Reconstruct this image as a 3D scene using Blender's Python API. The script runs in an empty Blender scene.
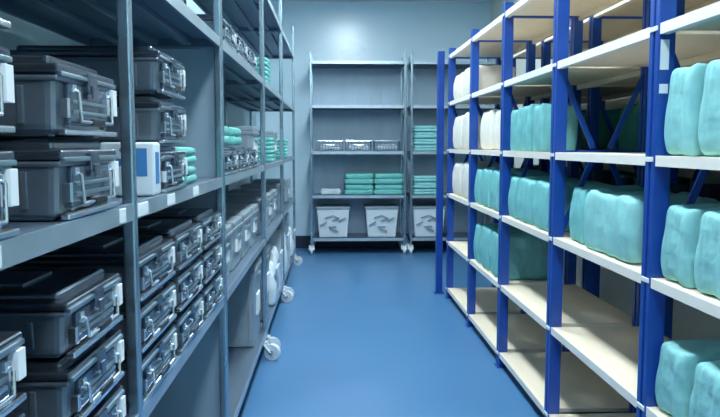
import bpy, bmesh, math, random
from mathutils import Vector, Matrix, noise

S = bpy.context.scene
C = S.collection
PI = math.pi

# ------------------------------------------------------------------ materials
def mat(name, col, rough=.5, metal=0.0, bump=0.0, bscale=40, var=0.0, vscale=6, stretch=None, emis=None, spec=None, trans=None):
    m = bpy.data.materials.new(name); m.use_nodes = True
    nt = m.node_tree; b = nt.nodes['Principled BSDF']
    b.inputs['Base Color'].default_value = (*col, 1)
    b.inputs['Roughness'].default_value = rough
    b.inputs['Metallic'].default_value = metal
    if spec is not None: b.inputs['Specular IOR Level'].default_value = spec
    if trans: b.inputs['Transmission Weight'].default_value = trans
    tc = nt.nodes.new('ShaderNodeTexCoord'); mp = nt.nodes.new('ShaderNodeMapping')
    nt.links.new(tc.outputs['Object'], mp.inputs['Vector'])
    if stretch: mp.inputs['Scale'].default_value = stretch
    if var:
        n = nt.nodes.new('ShaderNodeTexNoise'); n.inputs['Scale'].default_value = vscale; n.inputs['Detail'].default_value = 5
        nt.links.new(mp.outputs['Vector'], n.inputs['Vector'])
        r = nt.nodes.new('ShaderNodeMapRange')
        r.inputs['From Min'].default_value = .3; r.inputs['From Max'].default_value = .7
        r.inputs['To Min'].default_value = 1-var; r.inputs['To Max'].default_value = 1+var
        nt.links.new(n.outputs['Fac'], r.inputs['Value'])
        mx = nt.nodes.new('ShaderNodeVectorMath'); mx.operation = 'SCALE'
        mx.inputs[0].default_value = col
        nt.links.new(r.outputs['Result'], mx.inputs['Scale'])
        nt.links.new(mx.outputs['Vector'], b.inputs['Base Color'])
        r2 = nt.nodes.new('ShaderNodeMapRange')
        r2.inputs['To Min'].default_value = max(.02, rough-.08); r2.inputs['To Max'].default_value = min(1, rough+.08)
        nt.links.new(n.outputs['Fac'], r2.inputs['Value']); nt.links.new(r2.outputs['Result'], b.inputs['Roughness'])
    if bump:
        n = nt.nodes.new('ShaderNodeTexNoise'); n.inputs['Scale'].default_value = bscale; n.inputs['Detail'].default_value = 4
        nt.links.new(mp.outputs['Vector'], n.inputs['Vector'])
        bp = nt.nodes.new('ShaderNodeBump'); bp.inputs['Strength'].default_value = bump; bp.inputs['Distance'].default_value = .01
        nt.links.new(n.outputs['Fac'], bp.inputs['Height']); nt.links.new(bp.outputs['Normal'], b.inputs['Normal'])
    if emis:
        b.inputs['Emission Color'].default_value = (*emis[0], 1); b.inputs['Emission Strength'].default_value = emis[1]
    return m

M = dict(
    floor=mat('blue_vinyl', (.075, .215, .42), .32, var=.05, vscale=2, bump=.04, bscale=6),
    wall=mat('blue_grey_panel', (.60, .80, .90), .30, var=.03, vscale=1.2, spec=.9),
    sidewall=mat('side_wall_paint', (.42, .58, .64), .5, var=.04, vscale=1.5),
    rightwall=mat('right_wall_paint', (.74, .76, .66), .6, var=.04, vscale=1.5),
    ceil=mat('ceiling_panel', (.78, .86, .92), .6),
    steel=mat('brushed_steel', (.40, .52, .58), .30, .95, var=.10, vscale=12, stretch=(1, 1, .15)),
    steel_post=mat('post_steel', (.42, .55, .63), .26, .95, var=.06, vscale=20, stretch=(1, 1, .1)),
    steel_lip_lit=mat('lit_lip_steel', (.50, .60, .67), .44, .85, var=.08, vscale=10),  # same steel as the shelves, brightened to paint lamp light on the lips
    skirt_shade=mat('skirting_shade', (.012, .025, .06), .5),  # near-black colour stands in for the shade under the back racks
    steel_dark=mat('shaded_shelf_steel', (.17, .24, .32), .45, .85, var=.12, vscale=9, stretch=(1, .15, 1)),  # shelf steel darkened to paint in the shade beneath the shelves
    backpan=mat('rack_back_panel', (.36, .48, .58), .42, .3, var=.08, vscale=5, stretch=(1, 1, .3)),
    alu=mat('container_aluminium', (.20, .25, .30), .34, .75, var=.15, vscale=14, bump=.05, bscale=30),
    alu_lid=mat('container_lid', (.16, .20, .25), .22, .9, var=.15, vscale=14),
    chrome=mat('chrome', (.82, .88, .92), .24, 1.0),
    black=mat('black_plastic', (.015, .018, .025), .4),
    label=mat('label_card', (.78, .84, .86), .6),
    labelb=mat('label_blue', (.05, .22, .50), .6),
    blue=mat('blue_paint', (.006, .062, .34), .33, var=.10, vscale=9, spec=.55),
    bluedark=mat('dark_blue_rod', (.012, .02, .09), .5),
    board=mat('cream_board', (.90, .78, .60), .55, var=.07, vscale=7, stretch=(1, .25, 1)),
    edge=mat('board_edge', (.92, .87, .78), .45),
    teal=mat('teal_cloth', (.17, .50, .51), .75, var=.12, vscale=10, bump=.6, bscale=22),
    teal2=mat('pale_teal_cloth', (.26, .60, .60), .75, var=.10, vscale=10, bump=.6, bscale=22),
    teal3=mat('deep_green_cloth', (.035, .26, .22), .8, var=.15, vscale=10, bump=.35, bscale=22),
    green=mat('green_drape', (.15, .50, .46), .8, var=.12, vscale=16, bump=.3, bscale=30),
    navy=mat('navy_cloth', (.012, .02, .06), .7, var=.2, vscale=10, bump=.35, bscale=22),
    cream=mat('cream_cloth', (.78, .76, .68), .75, var=.06, vscale=10, bump=.3, bscale=20),
    tape=mat('tape', (.80, .84, .80), .6),
    white=mat('white_plastic', (.72, .80, .84), .35),
    whitebag=mat('white_film', (.66, .76, .82), .3, var=.08, vscale=14, bump=.5, bscale=25),
    bin=mat('grey_bin', (.30, .38, .43), .4, .2, var=.10, vscale=8),
    lampf=mat('lamp_frame', (.8, .82, .84), .4),
    lamp=mat('lamp_glow', (.9, .95, 1), .5, emis=((.80, .93, 1.0), 34.0)),
)

# ------------------------------------------------------------------ mesh helpers
def box(bm, x0, x1, y0, y1, z0, z1, bev=0.0, seg=2, taper=0.0):
    g = bmesh.ops.create_cube(bm, size=1)
    vs = g['verts']
    cx, cy = (x0+x1)/2, (y0+y1)/2
    for v in vs:
        top = v.co.z > 0
        k = 1.0 if top else 1.0-taper
        v.co = Vector((cx+v.co.x*(x1-x0)*k, cy+v.co.y*(y1-y0)*k, z1 if top else z0))
    if bev:
        es = list({e for v in vs for e in v.link_edges})
        bmesh.ops.bevel(bm, geom=es, offset=bev, segments=seg, affect='EDGES', profile=.6)

def rod(bm, p0, p1, r, seg=8, r2=None):
    p0, p1 = Vector(p0), Vector(p1); d = p1-p0
    mtx = Matrix.Translation((p0+p1)/2) @ d.to_track_quat('Z', 'Y').to_matrix().to_4x4()
    bmesh.ops.create_cone(bm, cap_ends=True, segments=seg, radius1=r, radius2=r2 if r2 is not None else r, depth=d.length, matrix=mtx)

def bar(bm, p0, p1, w, t):
    """flat bar from p0 to p1, w wide in the plane normal to X-ish, t thick"""
    p0, p1 = Vector(p0), Vector(p1); d = p1-p0
    q = d.to_track_quat('Z', 'Y').to_matrix().to_4x4()
    g = bmesh.ops.create_cube(bm, size=1)
    mt = Matrix.Translation((p0+p1)/2) @ q @ Matrix.Diagonal((w, t, d.length, 1))
    bmesh.ops.transform(bm, matrix=mt, verts=g['verts'])

def obj(name, bm, m, parent=None, smooth=False):
    me = bpy.data.meshes.new(name)
    bmesh.ops.recalc_face_normals(bm, faces=bm.faces)
    bm.to_mesh(me); bm.free()
    me.materials.append(M[m] if isinstance(m, str) else m)
    if smooth:
        for p in me.polygons: p.use_smooth = True
    o = bpy.data.objects.new(name, me); C.objects.link(o)
    if parent: o.parent = parent
    return o

def tag(o, label, cat, group=None):
    o['label'] = label; o['category'] = cat
    if group: o['group'] = group
    return o

def thing(name, label, cat, loc=(0, 0, 0), group=None):
    o = bpy.data.objects.new(name, None); C.objects.link(o)
    o.empty_display_size = .1
    o.location = loc
    return tag(o, label, cat, group)

def dup(root, loc, label=None, group=None, rz=0, scale=None):
    def cp(o, par):
        c = o.copy(); C.objects.link(c); c.parent = par
        for ch in list(o.children): cp(ch, c)
        return c
    r = cp(root, None); r.location = loc; r.rotation_euler = (0, 0, rz)
    if scale: r.scale = scale
    if label: r['label'] = label
    if group: r['group'] = group
    return r

class Proto:
    """first placement moves the prototype itself; later ones are copies"""
    def __init__(s, root): s.root = root; s.used = False; s.src = [root]
    def place(s, loc, label, group=None, rz=0, scale=None):
        if not s.used:
            s.used = True; r = s.root
            r.location = loc; r.rotation_euler = (0, 0, rz); r['label'] = label
            if scale: r.scale = scale
            if group: r['group'] = group
            return r
        r = dup(s.root, loc, label, group, rz, scale or (1, 1, 1))
        if not group and 'group' in r: del r['group']
        return r

def struct(name, bm, m):
    o = obj(name, bm, m); o['kind'] = 'structure'; return o

# ------------------------------------------------------------------ the room
XL, XR, Y0, Y1, H = -1.02, 2.12, -1.4, 9.62, 3.29
def slab(name, m, *a):
    bm = bmesh.new(); box(bm, *a); return struct(name, bm, m)
slab('floor', 'floor', XL-.1, XR+.1, Y0-.1, Y1+.1, -.1, 0)
slab('ceiling', 'ceil', XL-.1, XR+.1, Y0-.1, Y1+.1, H, H+.1)
slab('wall_left', 'sidewall', XL-.1, XL, Y0-.1, Y1+.1, 0, H)
slab('wall_right', 'rightwall', XR, XR+.1, Y0-.1, Y1+.1, 0, H)
slab('wall_back', 'wall', XL, XR, Y1, Y1+.1, 0, H)
slab('wall_front', 'sidewall', XL, XR, Y0-.1, Y0, 0, H)
slab('baseboard_back', 'skirt_shade', XL, XR, Y1-.015, Y1, 0, .17)
# slab('trim_1', 'ceil', XL, XR, Y1-.03, Y1, H-.05, H)      # cove strip along the back wall's top

# ------------------------------------------------------------------ ceiling lamps
for i, y in enumerate((.1, 2.5, 4.9, 7.3)):
    nm = ['right above the nearest shelves', 'second from the near end', 'over the middle of the aisle', 'nearest the back wall'][i]
    t = thing('ceiling_light', 'long white ceiling light panel, the one ' + nm, 'light', (.22, y, H), 'ceiling lights over the aisle')
    bm = bmesh.new(); box(bm, -.17, .17, -.62, .62, -.05, 0, .006); obj('lamp_frame', bm, 'lampf', t)
    bm = bmesh.new(); box(bm, -.15, .15, -.60, .60, -.058, -.0505); obj('diffuser', bm, 'lamp', t)

# ------------------------------------------------------------------ steel racks
def caster(par, x, y, dx, dy):
    """white swivel caster; the wheel trails by dx,dy from its stem"""
    R = .052
    bm = bmesh.new()
    rod(bm, (x, y, .115), (x, y, .15), .012)
    box(bm, x-.026, x+.026, y-.026, y+.026, .106, .118, .004)
    a = math.atan2(dy, dx)
    nx, ny = -math.sin(a), math.cos(a)
    for s in (-1, 1):
        bar(bm, (x+nx*s*.021, y+ny*s*.021, .112), (x+dx+nx*s*.021, y+dy+ny*s*.021, R), .03, .004)
    c = obj('caster', bm, 'white', par)
    bm = bmesh.new()
    wx, wy = x+dx, y+dy
    rod(bm, (wx-nx*.017, wy-ny*.017, R), (wx+nx*.017, wy+ny*.017, R), R, 24)
    obj('wheel', bm, 'white', c)
    bm = bmesh.new()
    rod(bm, (wx-nx*.027, wy-ny*.027, R), (wx+nx*.027, wy+ny*.027, R), .014, 12)
    obj('hub', bm, 'bin', c)

def steel_rack(label, x0, x1, y0, y1, levels, height, front, tags=(), back=False, castdir=None, noback=False, mids=(), end_panel=False):
    """shelves have their tops at levels; front says which side carries the pull of the casters"""
    t = thing('steel_shelving_rack', label, 'shelf', ((x0+x1)/2, (y0+y1)/2, 0))
    ox, oy = -(x0+x1)/2, -(y0+y1)/2
    X0, X1, Y0_, Y1_ = x0+ox, x1+ox, y0+oy, y1+oy
    w = .028
    for px in (X0, X1-w):
        for py in (Y0_, Y1_-w)+tuple(m+oy-w/2 for m in mids):
            bm = bmesh.new(); box(bm, px, px+w, py, py+w, .14, height, .005)
            box(bm, px-.003, px+w+.003, py-.003, py+w+.003, height-.012, height+.004, .003)
            obj('post', bm, 'steel_post', t)
    segs_ = [Y0_]+[m+oy for m in mids]+[Y1_]
    rack_ = (Y0_, Y1_)
    for z in levels:
      for si in range(len(segs_)-1):
        Y0_, Y1_ = segs_[si], segs_[si+1]
        if si > 0: Y0_ -= w/2
        if si < len(segs_)-2: Y1_ += w/2
        bm = bmesh.new()
        e = .004
        box(bm, X0+e, X1-e, Y0_+w+.001, Y1_-w-.001, z-.006, z)
        # rolled lips all round, stiffeners beneath
        box(bm, X0+e, X0+e+.012, Y0_+w, Y1_-w, z-.036, z+.002, .002)
        box(bm, X1-e-.012, X1-e, Y0_+w, Y1_-w, z-.036, z+.002, .002)
        box(bm, X0+w, X1-w, Y0_+e, Y0_+e+.03, z-.036, z+.001, .002)
        box(bm, X0+w, X1-w, Y1_-e-.03, Y1_-e, z-.036, z+.001, .002)
        long_y = (Y1_-Y0_) > (X1-X0)
        n = 3
        for k in range(1, n+1):
            if long_y:
                xx = X0+(X1-X0)*k/(n+1); box(bm, xx-.02, xx+.02, Y0_+.03, Y1_-.03, z-.03, z-.006, .004)
            else:
                yy = Y0_+(Y1_-Y0_)*k/(n+1); box(bm, X0+.03, X1-.03, yy-.02, yy+.02, z-.03, z-.006, .004)
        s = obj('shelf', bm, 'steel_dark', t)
        bm = bmesh.new()
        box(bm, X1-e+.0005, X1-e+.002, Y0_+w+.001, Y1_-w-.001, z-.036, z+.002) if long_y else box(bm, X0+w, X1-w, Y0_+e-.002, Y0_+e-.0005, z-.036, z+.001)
        obj('lit_front_lip', bm, 'steel_lip_lit', s)['label'] = 'steel front lip with painted lamp light'  # thin overlay that carries the painted light on the lip
        for (tz, ty) in tags:
            if abs(tz-z) < .01 and Y0_ < ty+oy < Y1_:
                bm = bmesh.new(); box(bm, X1-e+.002, X1-e+.004, ty+oy-(.045 if ty > 1.6 else .022), ty+oy+(.045 if ty > 1.6 else .022), z-.033, z-.003, .001, 1)
                box(bm, X1-e+.004, X1-e+.0045, ty+oy-.018, ty+oy+.015, z-.020, z-.017)
                tg = obj('shelf_label', bm, 'label', s); tg['label'] = 'white label card clipped to the shelf edge'
    Y0_, Y1_ = rack_
    if back:
        bm = bmesh.new()
        box(bm, X0+w, X1-w, Y1_-.008, Y1_-.002, .16, levels[-1])
        k = X0+w+.12
        while k < X1-w-.05:
            box(bm, k, k+.012, Y1_-.012, Y1_-.002, .16, levels[-1], .002); k += .13
        obj('back_panel', bm, 'backpan', t)
    elif not noback:
        # rear rails with vertical wires
        bm = bmesh.new()
        for z in levels[1:]:
            rod(bm, (X0+.017, Y0_+w, z+.09), (X0+.017, Y1_-w, z+.09), .006)
        obj('back_rail', bm, 'steel', t)
    if end_panel:
        bm = bmesh.new()
        box(bm, X0+w+.001, X1-w-.001, Y0_+.001, Y0_+.0035, .16, 1.78)
        for xx in (X0+w+.001, X1-w-.016): box(bm, xx, xx+.015, Y0_-.0005, Y0_+.001, .16, 1.78)
        obj('side_panel', bm, 'backpan', t)['label'] = 'plain grey side panel'
    i = 0
    for px in (X0+w/2, X1-w/2):
        for py in (Y0_+w/2, Y1_-w/2):
            if castdir: dx, dy = castdir(px, py, i)
            else: dx, dy = (.0, .03)
            caster(t, px, py+(.05 if py < 0 else -.05), dx, dy); i += 1
    return t

LV = (.19, .79, 1.27, 1.82, 2.42)
FX, RX = -.44, -.96
def cd_left(px, py, i):
    return (.042, .012 if py < 0 else -.012) if px > 0 else (.02, .0)
tagsA = [(1.27, 1.66), (1.27, 1.95), (1.27, 2.30)]
steel_rack('stainless steel rack nearest the camera on the left, two bays full of dark containers', RX, FX, .10, 2.885, LV, 2.75, 1, tags=[(1.27, 1.50), (1.27, .93)]+tagsA, castdir=cd_left, mids=(1.60,))
steel_rack('middle stainless rack on the left, pale grey bins low down, caster turned into the aisle', RX, FX, 2.891, 4.645, LV, 2.75, 1, end_panel=True, castdir=lambda px, py, i: (.055, -.02) if i == 3 else cd_left(px, py, i))
steel_rack('stainless rack on the left second from the back, with white bags at its foot', RX, FX, 4.651, 6.34, LV, 2.75, 1, castdir=cd_left)
steel_rack('farthest stainless rack along the left wall, next to the back wall racks', RX, FX, 6.346, 8.30, LV, 2.75, 1, castdir=cd_left)

LB = (.21, .76, 1.32, 1.90, 2.45)
def cd_back(px, py, i): return (.0, -.035) if py < 0 else (0, .03)
steel_rack('wide stainless rack standing against the back wall at the end of the aisle', -.29, .93, 9.02, 9.58, LB, 2.56, 1, back=True, castdir=cd_back)
steel_rack('stainless rack against the back wall, half hidden behind the blue posts', .985, 2.08, 9.02, 9.58, LB, 2.56, 1, back=True, castdir=cd_back)

# ------------------------------------------------------------------ sterilisation containers
def make_container(L, D, Hh, label):
    """front faces +X; L along the aisle (Y), D deep, Hh tall"""
    t = thing('sterilization_container', label, 'container')
    hx, hy = D/2, L/2
    hl = Hh*.24
    zb = Hh-hl
    bm = bmesh.new()
    box(bm, -hx+.008, hx-.012, -hy+.008, hy-.008, .004, zb, .016, 3, taper=.02)
    # base skid and upper rim
    box(bm, -hx+.004, hx-.006, -hy+.004, hy-.004, zb-.012, zb-.002, .004)
    for s in (-1, 1):
        box(bm, -hx+.03, hx-.03, s*(hy-.035)-.012, s*(hy-.035)+.012, 0, .008, .002)
    # ribs on the end that faces the aisle and on the sides
    for k in (-1, 1):
        box(bm, hx-.016, hx-.006, k*hy*.62-.006, k*hy*.62+.006, .015, zb-.014, .003)
    for k in (-.5, 0, .5):
        for s in (-1, 1):
            box(bm, k*hx*1.3-.006, k*hx*1.3+.006, s*(hy-.009)-.003, s*(hy-.009)+.003, .02, zb-.02, .002)
    obj('body', bm, 'alu', t)
    bm = bmesh.new()
    box(bm, -hx+.002, hx-.002, -hy+.002, hy-.002, zb, zb+hl*.5, .006, 3)
    box(bm, -hx+.022, hx-.026, -hy+.022, hy-.022, zb+hl*.3, Hh, .010, 3)
    obj('lid', bm, 'alu_lid', t)
    bm = bmesh.new()
    box(bm, hx-.010, hx+.002, -hy+.006, hy-.006, zb-.004, zb+.004, .002)
    obj('rim_rail', bm, 'steel', t)
    bm = bmesh.new()
    box(bm, hx-.012, hx+.004, -hy+.010, hy-.010, .002, .012, .003)
    obj('base_rail', bm, 'chrome', t)
    # latch: hinged clasp from lid to body
    bm = bmesh.new()
    box(bm, hx-.008, hx+.005, -.022, .022, zb-.024, zb+hl*.35, .003)
    box(bm, hx+.004, hx+.008, -.012, .012, zb-.034, zb-.010, .002)
    obj('latch', bm, 'alu_lid', t)
    # recessed bail handle in a dark pan, with a wire bow
    bm = bmesh.new()
    a, z1, z2 = hy*.60, zb-.022, .026
    box(bm, hx-.014, hx-.003, -a-.012, a+.012, z2-.006, z1+.010, .003)
    obj('handle_pan', bm, 'alu_lid', t)
    for q in (.30, .62):
        bm = bmesh.new(); zz = z2+(z1-z2)*q
        box(bm, hx-.006, hx+.002, -a+.004, a-.004, zz-.003, zz+.003, .001)
        obj('pan_rib', bm, 'steel', t)
    bm = bmesh.new()
    pts = [(hx-.006, -a, z1), (hx+.008, -a, z1-.004), (hx+.010, -a+.006, z2), (hx+.010, a-.006, z2), (hx+.008, a, z1-.004), (hx-.006, a, z1)]
    for p, q in zip(pts, pts[1:]): rod(bm, p, q, .0032)
    for sy in (-a, a): box(bm, hx-.008, hx+.003, sy-.008, sy+.008, z1-.006, z1+.008, .002)
    obj('handle', bm, 'chrome', t)
    bm = bmesh.new(); box(bm, hx+.007, hx+.014, -a*.38, a*.38, z2-.006, z2+.007, .003)
    obj('grip', bm, 'black', t)
    bm = bmesh.new(); box(bm, hx-.010, hx+.005, hy*.84-.012, hy*.84+.012, zb*.42, zb*.92, .001)
    c = obj('label_card', bm, 'label', t); c['label'] = 'white label card'
    bm = bmesh.new(); box(bm, hx-.010, hx+.004, -hy*.84-.006, -hy*.84+.006, zb*.30, zb*.62, .001)
    obj('lock_plate', bm, 'chrome', t)
    # the lid's vent cover
    bm = bmesh.new(); box(bm, -hx*.45, hx*.45, -hy*.45, hy*.45, Hh-.001, Hh+.0045, .002)
    obj('vent_cover', bm, 'steel_dark', t)
    return Proto(t)

EPS = .0065
def stack(proto, x, y, z, hs, labels, group, k_=1.0):
    for k, lb in enumerate(labels):
        proto.place((x, y, z+k*(hs+EPS)*k_), lb, group, 0, (1, 1, k_))

G1 = 'dark sterilization containers on the nearest left rack'
sm = make_container(.30, .40, .136, '')
cx = FX-.20-.006
stack(sm, cx, .875, 1.272, .136, [
    'dark container at the left picture edge, bottom of the eye-level stack of three',
    'dark container at the left picture edge, middle of the eye-level stack of three',
    'dark container in the top left picture corner, top of the stack of three'], G1, 1.0)
stack(sm, cx, 1.345, 1.272, .136, [
    'dark container at eye level, lower of the two beside the first steel post',
    'dark container at eye level, upper of the two beside the first steel post'], G1)
md = make_container(.30, .40, .114, '')
stack(md, cx, .875, .792, .114, [
    'dark container at the lower left picture edge, bottom of its stack',
    'dark container at the lower left picture edge, middle of its stack',
    'dark container at the left picture edge, top of the lower stack'], G1)
stack(md, cx, 1.345, .792, .114, [
    'dark container low on the nearest rack, bottom of three beside the first steel post',
    'dark container low on the nearest rack, middle of three beside the first steel post',
    'dark container low on the nearest rack, top of three beside the first steel post'], G1)
G2 = 'stacked dark containers in the far bay of the near left rack'
lg = make_container(.375, .40, .116, '')
cols = ['nearest', 'middle', 'farthest']
tiers = ['bottom', 'middle', 'top']
for c_, y in enumerate((1.812, 2.225, 2.64)):
    stack(lg, cx, y, .792, .116, ['dark container, %s of the %s stack low in the near left rack\'s far bay' % (tiers[k], cols[c_]) for k in range(3)], G2)
G3 = 'three containers stacked at eye level in the far bay of the near left rack'
stack(sm, cx, 2.035, 1.272, .136, [
    'grey metal container behind the blue and white package, bottom of three',
    'grey container behind the first steel post, middle of the eye-level stack of three',
    'grey container behind the first steel post, top of the eye-level stack of three'], G3, .92)

# white package with blue print in front of the stack
t = thing('printed_package', 'white package with blue print standing on the shelf before the container stack', 'package', (-.515, 1.835, 1.272))
bm = bmesh.new(); box(bm, -.067, .067, -.035, .035, 0, .135, .008, 3); obj('carton', bm, 'white', t, True)
bm = bmesh.new()
box(bm, .014, .050, -.0365, -.034, .050, .120, .001)
for (a, b, q) in ((-.045, .11, .008), (-.020, .085, .010), (-.046, .055, .007), (-.012, .115, .006), (.0, .04, .006), (-.025, .03, .005)):
    rod(bm, (a, -.0365, b), (a, -.034, b), q, 12)
box(bm, .066, .0685, -.02, .012, .03, .11, .001)
obj('blue_print', bm, 'labelb', t)

# middle left rack: containers on the upper shelves
G4 = 'containers on the middle left rack'
for k, y in enumerate((3.17, 3.60, 4.03)):
    stack(lg, cx, y, 1.272, .116, ['dark container in the eye-level row on the middle left rack, ' + ['nearest', 'middle', 'farthest'][k] + ' of three'], G4)
for k, y in enumerate((3.17, 3.60, 4.03)):
    stack(lg, cx, y, 1.822, .116, ['container on the middle left rack\'s upper shelf, %s' % ['nearest the camera', 'middle of three', 'farthest of three'][k] for j in range(1)], G4)

# ------------------------------------------------------------------ wrapped bundles and cloths
def cloth_bm(L, D, Hh, seed, wr=.010, pinch=.0, n=20, p=15.0):
    """soft wrapped pack: superellipsoid with flat bottom, creases and a sagging top"""
    rnd = random.Random(seed)
    bm = bmesh.new()
    bmesh.ops.create_cube(bm, size=2)
    bmesh.ops.subdivide_edges(bm, edges=bm.edges, cuts=n, use_grid_fill=True)
    off = Vector((seed*3.1, seed*1.7, seed*.9))
    for v in bm.verts:
        x, y, z = v.co
        r = (abs(x)**p+abs(y)**p+abs(z)**p)**(1/p)
        x, y, z = x/r, y/r, z/r
        bulge = 1-.035*z*z
        taper = 1-pinch*max(0, z)
        px, py, pz = x*D/2*bulge*taper, y*L/2*bulge*taper, (z+1)/2*Hh
        P = Vector((px, py, pz))
        nz = noise.noise(Vector((px*16, py*16, pz*5))+off)*wr + noise.noise(Vector((px*45, py*45, pz*14))+off)*wr*.45
        nr = Vector((x/D, y/L, z/Hh*.5)); nr.normalize()
        P += nr*nz
        # sag of the top between corners
        if z > .4: P.z -= ((1-abs(y)**2)*.6+noise.noise(Vector((px*9, py*9, 0))+off)*1.4)*(.05 if pinch else .01)*Hh
        # long vertical pleats
        if abs(z) < .97:
            pl = abs(noise.noise(Vector((0, py*26, pz*2.2))+off))*.012 if wr > .005 else 0
            if abs(x) > .6: P.x -= math.copysign(pl, x)
            pl = abs(noise.noise(Vector((px*26, 0, pz*2.2))+off))*.012 if wr > .005 else 0
            if abs(y) > .6: P.y -= math.copysign(pl, y)
        P.z = max(0.0, P.z)
        v.co = P
    return bm

def make_bundle(L, D, Hh, m, seed, pinch=.0):
    t = thing('wrapped_bundle', '', 'bundle')
    obj('wrapped_cloth', cloth_bm(L, D, Hh, seed, pinch=pinch), m, t, True)
    # envelope fold: a triangular flap lying on the face towards the aisle
    bm = bmesh.new()
    f = []
    for x in (D/2*.94, D/2+.004):
        f.append([bm.verts.new(c) for c in ((x, -L*.40, Hh*.93), (x, 0, Hh*.36), (x, L*.40, Hh*.93))])
    bm.faces.new(f[0]); bm.faces.new(f[1][::-1])
    for k in range(3):
        bm.faces.new((f[0][k], f[0][(k+1) % 3], f[1][(k+1) % 3], f[1][k]))
    bmesh.ops.bevel(bm, geom=bm.edges[:], offset=.0015, segments=1, affect='EDGES')
    obj('fold_flap', bm, m, t)
    bm = bmesh.new(); box(bm, D/2+.001, D/2+.0065, -.012, .012, Hh*.28, Hh*.44, .001)
    tp = obj('tape_strip', bm, 'tape', t); tp['label'] = 'pale tape strip'
    return Proto(t)

BX = 1.04                                     # front plane of the blue rack
SH = (.10, .53, .965, 1.365, 1.785, 2.20)     # board tops
FR = (1.30, 2.30, 3.34, 4.37, 5.38, 6.40)     # frames
fl, fd = .07, .055                            # post length along the aisle, depth

def bpos(D): return BX+.018+D/2

tall = make_bundle(.172, .34, .285, 'teal2', 3, .015)
GA = 'wrapped bundles on the nearest bay of the blue shelving'
for z, nm, yy in ((SH[3], 'shelf above eye line', ((2.16, 0), (1.955, 1), (1.75, 2))), (SH[2], 'second shelf down', ((2.15, 0), (1.945, 1), (1.74, 2))), (SH[1], 'low shelf', ((2.155, 0), (1.94, 1)))):
    for y, k in yy:
        zz = {SH[3]: 1.0, SH[2]: .88, SH[1]: .84}[z]
        tall.place((bpos(.34)+.004*k, y, z+.001), 'pale teal bundle on the nearest bay\'s %s, %s' % (
            {SH[3]: 'eye-level shelf', SH[2]: 'waist-high shelf', SH[1]: 'low shelf'}[z], ['against the big blue post', 'second from the blue post', 'third from the blue post'][k]), GA, PI+.05*(k-1) if False else .04*(k-1), (1, 1, zz))

wide = make_bundle(.50, .36, .245, 'teal2', 11, .01)
GB = 'teal bundles on the second bay of the blue shelving'
wide.place((bpos(.36), 2.735, SH[2]+.001), 'wide pale teal bundle lying on the waist-high shelf of the second bay', GB)
slim = make_bundle(.17, .34, .25, 'teal', 21, .06)
slim.place((bpos(.34)+.02, 3.12, SH[2]+.001), 'slim teal bundle behind the wide one on the second bay', GB)
GC = 'teal bundles on the third bay of the blue shelving'
mid = make_bundle(.30, .36, .255, 'teal', 31, .05)
bays = {3: (3.62, 3.97, 4.21), 4: (4.60, 4.93, 5.20)}
thin = make_bundle(.21, .20, .26, 'teal', 33, .04)
for j, y in enumerate((3.70, 3.93, 4.16)):
    thin.place((bpos(.20), y, SH[3]+.001), 'teal bundle on the third bay\'s eye-level shelf, %s of three' % ['nearest', 'middle', 'farthest'][j], GC, .04*(j-1), (1, 1, .93+.04*(j % 2)))
for j, y in enumerate((3.60, 3.92)):
    mid.place((bpos(.36), y, SH[2]+.001), 'broad teal bundle on the third bay\'s waist-high shelf, %s one' % ['nearer', 'farther'][j], GC, .03*j, (1, 1, .97))
slim.place((bpos(.34), 4.18, SH[2]+.001), 'slim teal bundle at the far end of the third bay\'s waist-high shelf', GC)
GD = 'teal bundles on the fourth bay of the blue shelving'
for z, w, s in ((SH[2], 'waist-high', 1.05), (SH[1], 'low', 1.15)):
    mid.place((bpos(.36), 4.62, z+.001), 'teal bundle on the fourth bay\'s %s shelf, nearer one' % w, GD, 0, (1, 1, s))
    mid.place((bpos(.36), 4.95, z+.001), 'teal bundle on the fourth bay\'s %s shelf, middle one' % w, GD, -.03, (1, 1, s))
    slim.place((bpos(.34), 5.21, z+.001), 'slim teal bundle at the far end of the fourth bay\'s %s shelf' % w, GD, 0, (1, 1, s))
cream = make_bundle(.40, .36, .27, 'cream', 41, .03)
GE = 'cream bundles at the far end of the blue shelving'
cream.place((bpos(.36)+.03, 4.67, SH[3]+.001), 'cream wrapped bundle on the fourth bay\'s eye-level shelf, nearer one', GE)
cream.place((bpos(.36)+.03, 5.09, SH[3]+.001), 'cream wrapped bundle on the fourth bay\'s eye-level shelf, farther one', GE, 0, (1, 1, 1.03))
for z, w, s in ((SH[4], 'top loaded', .85), (SH[3], 'eye-level', 1.1), (SH[2], 'waist-high', 1.1)):
    cream.place((bpos(.36), 5.67, z+.001), 'cream wrapped bundle on the farthest bay\'s %s shelf, nearer one' % w, GE, 0, (1, 1, s))
    cream.place((bpos(.36), 6.10, z+.001), 'cream wrapped bundle on the farthest bay\'s %s shelf, farther one' % w, GE, .02, (1, 1, s*.94))

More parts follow.
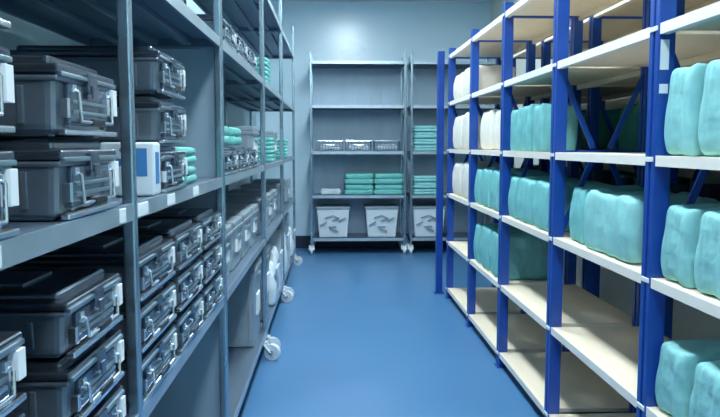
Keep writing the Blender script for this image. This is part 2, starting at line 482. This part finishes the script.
# ------------------------------------------------------------------ the blue shelving
def blue_rack(label, x0, depth, frames, shelves, height, flip=False, stickers=False, braces=(), boards_m='board'):
    x1 = x0+depth
    t = thing('blue_shelving', label, 'shelf', (x0+depth/2, (frames[0]+frames[-1])/2, 0))
    ox, oy = -(x0+depth/2), -(frames[0]+frames[-1])/2
    for fi, f in enumerate(frames):
        y0, y1 = f-fl/2+oy, f+fl/2+oy
        for k, xx in enumerate((x0, x1-fd)):
            a, b = xx+ox, xx+fd+ox
            bm = bmesh.new()
            # C-section upright with a centre groove
            box(bm, a, b, y0, y0+.028, .004, height, .003)
            box(bm, a, b, y1-.028, y1, .004, height, .003)
            box(bm, a+.008, b-.008, y0+.02, y1-.02, .004, height)
            # foot plate
            box(bm, a-.012, b+.012, y0-.008, y1+.008, 0, .006, .001)
            # notched tabs at every 5 cm
            p = obj('upright_post', bm, 'blue', t)
            if k == 0 and stickers:
                for z in shelves:
                    bm = bmesh.new(); box(bm, a-.004, a+.002, y0+.008, y1-.008, z-.020, z-.004, .002)
                    obj('clip', bm, 'tape', p)['label'] = 'small pale shelf clip'
            if k == 0 and stickers and abs(f-2.30) < .01:
                for (za, zb_) in ((1.64, 1.735), (1.565, 1.595)):
                    bm = bmesh.new(); box(bm, a+.006, a+.034, y0-.0025, y0-.0005, za, zb_)
                    st = obj('sticker', bm, 'label', p); st['label'] = 'white sticker'
        # end frame lattice
        yc = f+oy
        xa, xb = x0+fd+ox, x1-fd+ox
        for (pa, za, pb, zb_) in ((xa-.01, 1.72, xa+.14, 1.385), (xb+.01, 1.74, xb-.15, 1.385), (xa+.14, 1.34, xa-.01, .97), (xb-.15, 1.34, xb+.01, .97)):
            bm = bmesh.new(); bar(bm, (pa, yc, za), (pb, yc, zb_), .012, .024)
            obj('frame_brace', bm, 'blue', t)
        bm = bmesh.new(); box(bm, xa-.005, xb+.005, yc-.010, yc+.010, 1.345, 1.375); obj('frame_rail', bm, 'blue', t)
        for zr in (.03, height-.09):
            bm = bmesh.new(); box(bm, xa-.005, xb+.005, yc-.012, yc+.012, zr, zr+.03)
            obj('frame_rail', bm, 'blue', t)
    for i, (fa, fb) in enumerate(zip(frames, frames[1:])):
        ya, yb = fa+fl/2+.001+oy, fb-fl/2-.001+oy
        for z in shelves:
            bm = bmesh.new()
            box(bm, x0+.006+ox, x1-.004+ox, ya, yb, z-.022, z, .002)
            s = obj('shelf_board', bm, boards_m, t)
            bm = bmesh.new()
            box(bm, x0+.002+ox, x0+.0055+ox, ya, yb, z-.034, z+.001, .0008, 1)
            box(bm, x0+.0055+ox, x0+.03+ox, ya, yb, z-.034, z-.0225, .0008, 1)
            obj('edge_strip', bm, 'edge', s)
            bm = bmesh.new()
            box(bm, x1-.03+ox, x1-.004+ox, ya, yb, z-.05, z-.0225, .002)
            obj('rear_beam', bm, boards_m, s)
        if i in braces:
            bm = bmesh.new()
            xx = x1+.006+ox
            ym = (ya+yb)/2
            rod(bm, (xx, ya, 1.82), (xx, ym-.02, 1.38), .008)
            obj('cross_brace', bm, 'bluedark', t)
            bm = bmesh.new()
            rod(bm, (xx, yb, 1.82), (xx, ym+.02, 1.38), .008)
            obj('cross_brace', bm, 'bluedark', t)
    return t

blue_rack('long blue shelving with cream boards along the right side of the aisle', BX, .48, FR, SH, 2.26, stickers=True, braces=())
blue_rack('second run of blue shelving standing against the right wall, behind the first', 1.58, .48, (1.30, 2.30, 3.34, 4.37, 5.38, 6.40), (.10,)+SH[2:], 2.26, braces=())

# single blue column at the aisle corner of the far end
t = thing('corner_column', 'slim blue upright column at the far aisle corner of the blue shelving', 'post', (1.0, 6.62, 0))
bm = bmesh.new(); box(bm, -.03, .03, -.035, .035, .006, 2.26, .004); obj('column', bm, 'blue', t)
bm = bmesh.new(); box(bm, -.045, .045, -.05, .05, 0, .0055, .001)
for s in (-1, 1): rod(bm, (s*.037, -.04, .005), (s*.037, -.04, .012), .006)
obj('foot_plate', bm, 'blue', t)

# back row packs on the run by the wall
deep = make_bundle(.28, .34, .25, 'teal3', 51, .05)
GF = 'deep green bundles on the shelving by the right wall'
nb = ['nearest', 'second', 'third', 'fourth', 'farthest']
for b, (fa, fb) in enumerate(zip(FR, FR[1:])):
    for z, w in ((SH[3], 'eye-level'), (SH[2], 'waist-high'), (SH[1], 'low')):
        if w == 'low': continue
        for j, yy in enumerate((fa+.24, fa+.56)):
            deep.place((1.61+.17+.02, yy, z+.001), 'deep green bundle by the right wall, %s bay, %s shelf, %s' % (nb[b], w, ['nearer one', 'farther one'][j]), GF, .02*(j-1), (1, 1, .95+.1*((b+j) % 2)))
# dark packs behind the front bundles
dk = make_bundle(.22, .085, .28, 'navy', 61, .10)
GG = 'dark packs behind the teal bundles'
for b, ys in ((0, (1.62, 1.86, 2.10)), (1, (2.50, 2.75, 3.00)), (2, (3.58, 3.85))):
    for j, y in enumerate(ys):
        dk.place((BX+.433, y, SH[2]+.001), 'dark navy pack, %s of its row behind the %s bay\'s teal bundles' % (['nearest', 'second', 'third'][j], nb[b]), GG, 0, (.8, 1, .98+.05*(j % 2)))

# ------------------------------------------------------------------ folded drapes and other goods on steel racks
def make_drape(L, D, Hh, m, seed):
    bm = bmesh.new()
    n = 2
    rnd = random.Random(seed)
    for k in range(n):
        a = rnd.uniform(-.006, .006)
        b2 = cloth_bm(L*(1-.02*k), D*(1-.02*k), Hh/n*1.02, seed+k, wr=.003, n=12, p=14)
        me = bpy.data.meshes.new('tmp'); bmesh.ops.translate(b2, verts=b2.verts, vec=(a, -a, k*Hh/n)); b2.to_mesh(me); b2.free()
        bm.from_mesh(me); bpy.data.meshes.remove(me)
    o = obj('folded_drape', bm, m, None, True)
    return Proto(tag(o, '', 'cloth'))

dr = make_drape(.30, .34, .058, 'green', 71)
GH = 'folded green drapes on the left racks'
for k in range(2):
    dr.place((-.64, 2.36, 1.272+k*.063), 'folded green drape beside the eye-level container stack, %s one' % ['lower', 'upper'][k], GH)
for k in range(2):
    dr.place((-.64, [3.17, 3.60][k], 1.272+.121+.006), 'folded green drape lying on the %s dark container of the middle left rack' % ['nearest', 'middle'][k], GH, 0, (1, 1, 1.5))
for k in range(3):
    dr.place((-.62, 5.15, 1.822+k*.063), 'folded green drape on the fourth left rack\'s upper shelf, %s of three' % tiers[k], GH)
for k in range(3):
    dr.place((-.62, 5.50, 1.272+k*.063), 'folded green drape on the fourth left rack\'s eye-level shelf, %s of three' % tiers[k], GH)
for k in range(3):
    dr.place((-.62, 7.1, 1.272+k*.063), 'folded green drape on the farthest left rack\'s eye-level shelf, %s of three' % tiers[k], GH)

# pale bins
def make_bin(L, D, Hh, m='bin'):
    t = thing('storage_bin', '', 'bin')
    bm = bmesh.new()
    box(bm, -D/2+.006, D/2-.006, -L/2+.006, L/2-.006, 0, Hh-.03, .012, 3, taper=.06)
    box(bm, -D/2, D/2, -L/2, L/2, Hh-.05, Hh-.03, .004)
    for k in (-.5, 0, .5):
        for s in (-1, 1):
            box(bm, k*D*.8-.008, k*D*.8+.008, s*(L/2-.006)-.004, s*(L/2-.006)+.004, .04, Hh-.05, .003)
    obj('tub', bm, m, t)
    bm = bmesh.new(); box(bm, -D/2+.003, D/2-.003, -L/2+.003, L/2-.003, Hh-.0295, Hh, .008, 3); obj('lid', bm, 'bin', t)
    bm = bmesh.new(); box(bm, D/2-.012, D/2+.008, -L*.16, L*.16, Hh-.10, Hh-.072, .005); obj('handle', bm, 'steel', t)
    bm = bmesh.new(); box(bm, D/2-.02, D/2-.001, -L*.2, L*.2, Hh*.35, Hh*.6, .001); obj('label_card', bm, 'label', t)
    return Proto(t)
bn = make_bin(.38, .40, .50)
GI = 'tall pale grey bins on the bottom shelves of the left racks'
bn.place((-.66, 4.36, .192), 'tall pale grey bin on the bottom shelf of the middle left rack', GI)
bn.place((-.66, 5.00, .192), 'tall pale grey bin on the bottom shelf of the fourth left rack, nearer one', GI)
bn.place((-.66, 7.30, .192), 'tall pale grey bin on the bottom shelf of the farthest left rack', GI)
lb = make_bin(.34, .38, .24)
GJ = 'low pale bins on the middle shelves of the left racks'
for j, y in enumerate((3.16, 3.55, 3.94, 4.33)):
    lb.place((-.66, y, .792), 'low pale bin on the middle left rack\'s waist-high shelf, ' + ['nearest of four', 'second of four', 'third of four', 'farthest of four'][j], GJ)
for j, y in enumerate((4.95, 5.40, 5.85)):
    lb.place((-.66, y, .792), 'low pale bin on the fourth left rack\'s waist-high shelf, ' + ['nearest of three', 'middle of three', 'farthest of three'][j], GJ)
lb.place((-.66, 5.92, 1.272), 'low pale bin beside the green drapes on the fourth left rack\'s eye-level shelf', GJ)
for j, y in enumerate((6.7, 7.7)):
    lb.place((-.66, y, .792), 'low pale bin on the farthest left rack\'s waist-high shelf, ' + ['nearer', 'farther'][j] + ' one', GJ)
lb.place((-.66, 4.41, 1.272), 'low pale bin at eye level beside the containers of the middle left rack', GJ)

# white film bags low on the fourth and fifth rack
bagm = make_bundle(.34, .40, .30, 'whitebag', 81, .25)
GK = 'white bags on the bottom shelves of the far left racks'
for j, (y, s, lab) in enumerate(((5.45, 1.0, 'shorter white bag beside the tall bin on the bottom shelf, left side'),
                     (5.82, 1.2, 'taller white bag behind the shorter one beside the tall bin'),
                     (6.75, 1.3, 'white bag at the near end of the farthest left rack\'s bottom shelf'),
                     (7.80, 1.0, 'white bag at the far end of the farthest left rack\'s bottom shelf'))):
    bagm.place((-.625, y, .192), lab, GK, 0, (1, 1, s))

# ---- back wall rack goods
def make_basket():
    t = thing('wire_basket', '', 'basket')
    L, D, Hh = .34, .30, .13
    bm = bmesh.new(); box(bm, -D/2+.01, D/2-.01, -L/2+.01, L/2-.01, 0, .008, .002)
    for z in (.04, .075):
        for s in (-1, 1):
            rod(bm, (-D/2+.004, s*(L/2-.006), z), (D/2-.004, s*(L/2-.006), z), .0035)
            rod(bm, (s*(D/2-.006), -L/2+.004, z), (s*(D/2-.006), L/2-.004, z), .0035)
    n = 9
    for i in range(n+1):
        y = -L/2+.006+(L-.012)*i/n; x = -D/2+.006+(D-.012)*i/n
        for s in (-1, 1):
            rod(bm, (s*(D/2-.006), y, .004), (s*(D/2-.006), y, Hh), .0028, 6)
            rod(bm, (x, s*(L/2-.006), .004), (x, s*(L/2-.006), Hh), .0028, 6)
    obj('wire_body', bm, 'steel_dark', t)
    bm = bmesh.new()
    for s in (-1, 1):
        rod(bm, (-D/2, s*(L/2-.006), Hh), (D/2, s*(L/2-.006), Hh), .006)
        rod(bm, (s*(D/2-.006), -L/2, Hh), (s*(D/2-.006), L/2, Hh), .006)
    obj('rim', bm, 'chrome', t)
    bm = bmesh.new()
    for s in (-1, 1):
        rod(bm, (D/2, s*.06, Hh-.005), (D/2+.012, s*.06, Hh-.05), .004)
    rod(bm, (D/2+.012, -.06, Hh-.05), (D/2+.012, .06, Hh-.05), .004)
    obj('handle', bm, 'chrome', t)
    return Proto(t)
bk = make_basket()
GL = 'wire baskets on the back wall rack'
for j, x in enumerate((-.04, .33, .70)):
    bk.place((x, 9.26, 1.322), '%s of the three wire baskets on the back wall rack\'s middle shelf' % ['leftmost', 'middle', 'rightmost'][j], GL, -PI/2)
pk = make_bundle(.26, .20, .07, 'whitebag', 91, .1)
for j, x in enumerate((-.04, .33, .70)):
    pk.place((x, 9.26, 1.332), 'pale pack lying inside the %s wire basket on the back wall rack' % ['leftmost', 'middle', 'rightmost'][j], 'pale packs in the wire baskets', -PI/2)
bd = make_drape(.375, .40, .132, 'green', 101)
GM = 'folded green drapes on the big back wall rack'
for cidx, x in enumerate((.335, .715)):
    for k in range(2):
        bd.place((x, 9.27, .762+k*.138), 'folded green drape on the back wall rack, %s pile, %s' % (['left', 'right'][cidx], ['lower one', 'upper one'][k]), GM, -PI/2)
pk.place((-.03, 9.25, .762), 'small white pack left of the green drapes on the back wall rack', None, -PI/2)
GN = 'folded drapes on the half-hidden back wall rack'
bp_ = make_drape(.34, .36, .075, 'teal2', 111)
for z, w, n in ((1.322, 'upper', 4), (.762, 'lower', 3)):
    for k in range(n):
        bp_.place((1.20, 9.27, z+k*.083), 'pale green folded drape on the half-hidden back rack\'s %s shelf, %s' % (w, ['at the bottom', 'second from below', 'third from below', 'on top'][k]), GN, -PI/2)
# clear-fronted boxes on the bottom shelf
def make_clear_box():
    t = thing('storage_box', '', 'box')
    L, D, Hh = .42, .38, .40
    bm = bmesh.new(); box(bm, -D/2, D/2, -L/2, L/2, 0, Hh-.02, .015, 3, taper=.14); obj('tub', bm, 'white', t)
    bm = bmesh.new(); box(bm, -D/2-.008, D/2+.008, -L/2-.008, L/2+.008, Hh-.035, Hh, .008, 3); obj('lid', bm, 'bin', t)
    bm = bmesh.new()
    rnd = random.Random(5)
    for k in range(7):
        y = rnd.uniform(-.13, .13); z = rnd.uniform(.09, .28); a = rnd.uniform(-.6, .6)
        bar(bm, (D/2-.012, y-.05*math.cos(a), z-.05*math.sin(a)), (D/2-.012, y+.05*math.cos(a), z+.05*math.sin(a)), .03, .02)
    o = obj('printed_marks', bm, 'bin', t)
    bm = bmesh.new()
    for s in (-1, 1): box(bm, -.05, .05, s*(L/2-.004)-.010, s*(L/2-.004)+.010, Hh-.075, Hh-.04, .004)
    obj('handle', bm, 'bin', t)
    return Proto(t)
cb = make_clear_box()
GO = 'pale storage boxes on the bottom shelves of the back wall racks'
cb.place((.00, 9.28, .212), 'pale box with grey marks, left one on the big back rack\'s bottom shelf', GO, -PI/2)
cb.place((.63, 9.28, .212), 'pale box with grey marks, right one on the big back rack\'s bottom shelf', GO, -PI/2)
cb.place((1.24, 9.28, .212), 'pale box on the bottom shelf of the half-hidden back rack', GO, -PI/2)

# ------------------------------------------------------------------ world, camera, view
w = bpy.data.worlds.new('World'); S.world = w; w.use_nodes = True
w.node_tree.nodes['Background'].inputs[0].default_value = (.6, .75, .9, 1)
w.node_tree.nodes['Background'].inputs[1].default_value = .04
cam = bpy.data.cameras.new('Camera'); co = bpy.data.objects.new('Camera', cam); C.objects.link(co)
co.location = (0, 0, 1.4)
cam.lens = 36*710/720; cam.sensor_width = 36; cam.sensor_fit = 'HORIZONTAL'; cam.clip_start = .02
pitch, yaw = math.atan(63.5/710), math.atan(27/710)
co.rotation_euler = (PI/2-pitch, 0, -yaw)
S.camera = co
S.view_settings.view_transform = 'Standard'; S.view_settings.look = 'None'
S.view_settings.gamma = 1; S.view_settings.use_curve_mapping = False
S.view_settings.exposure = 0.72
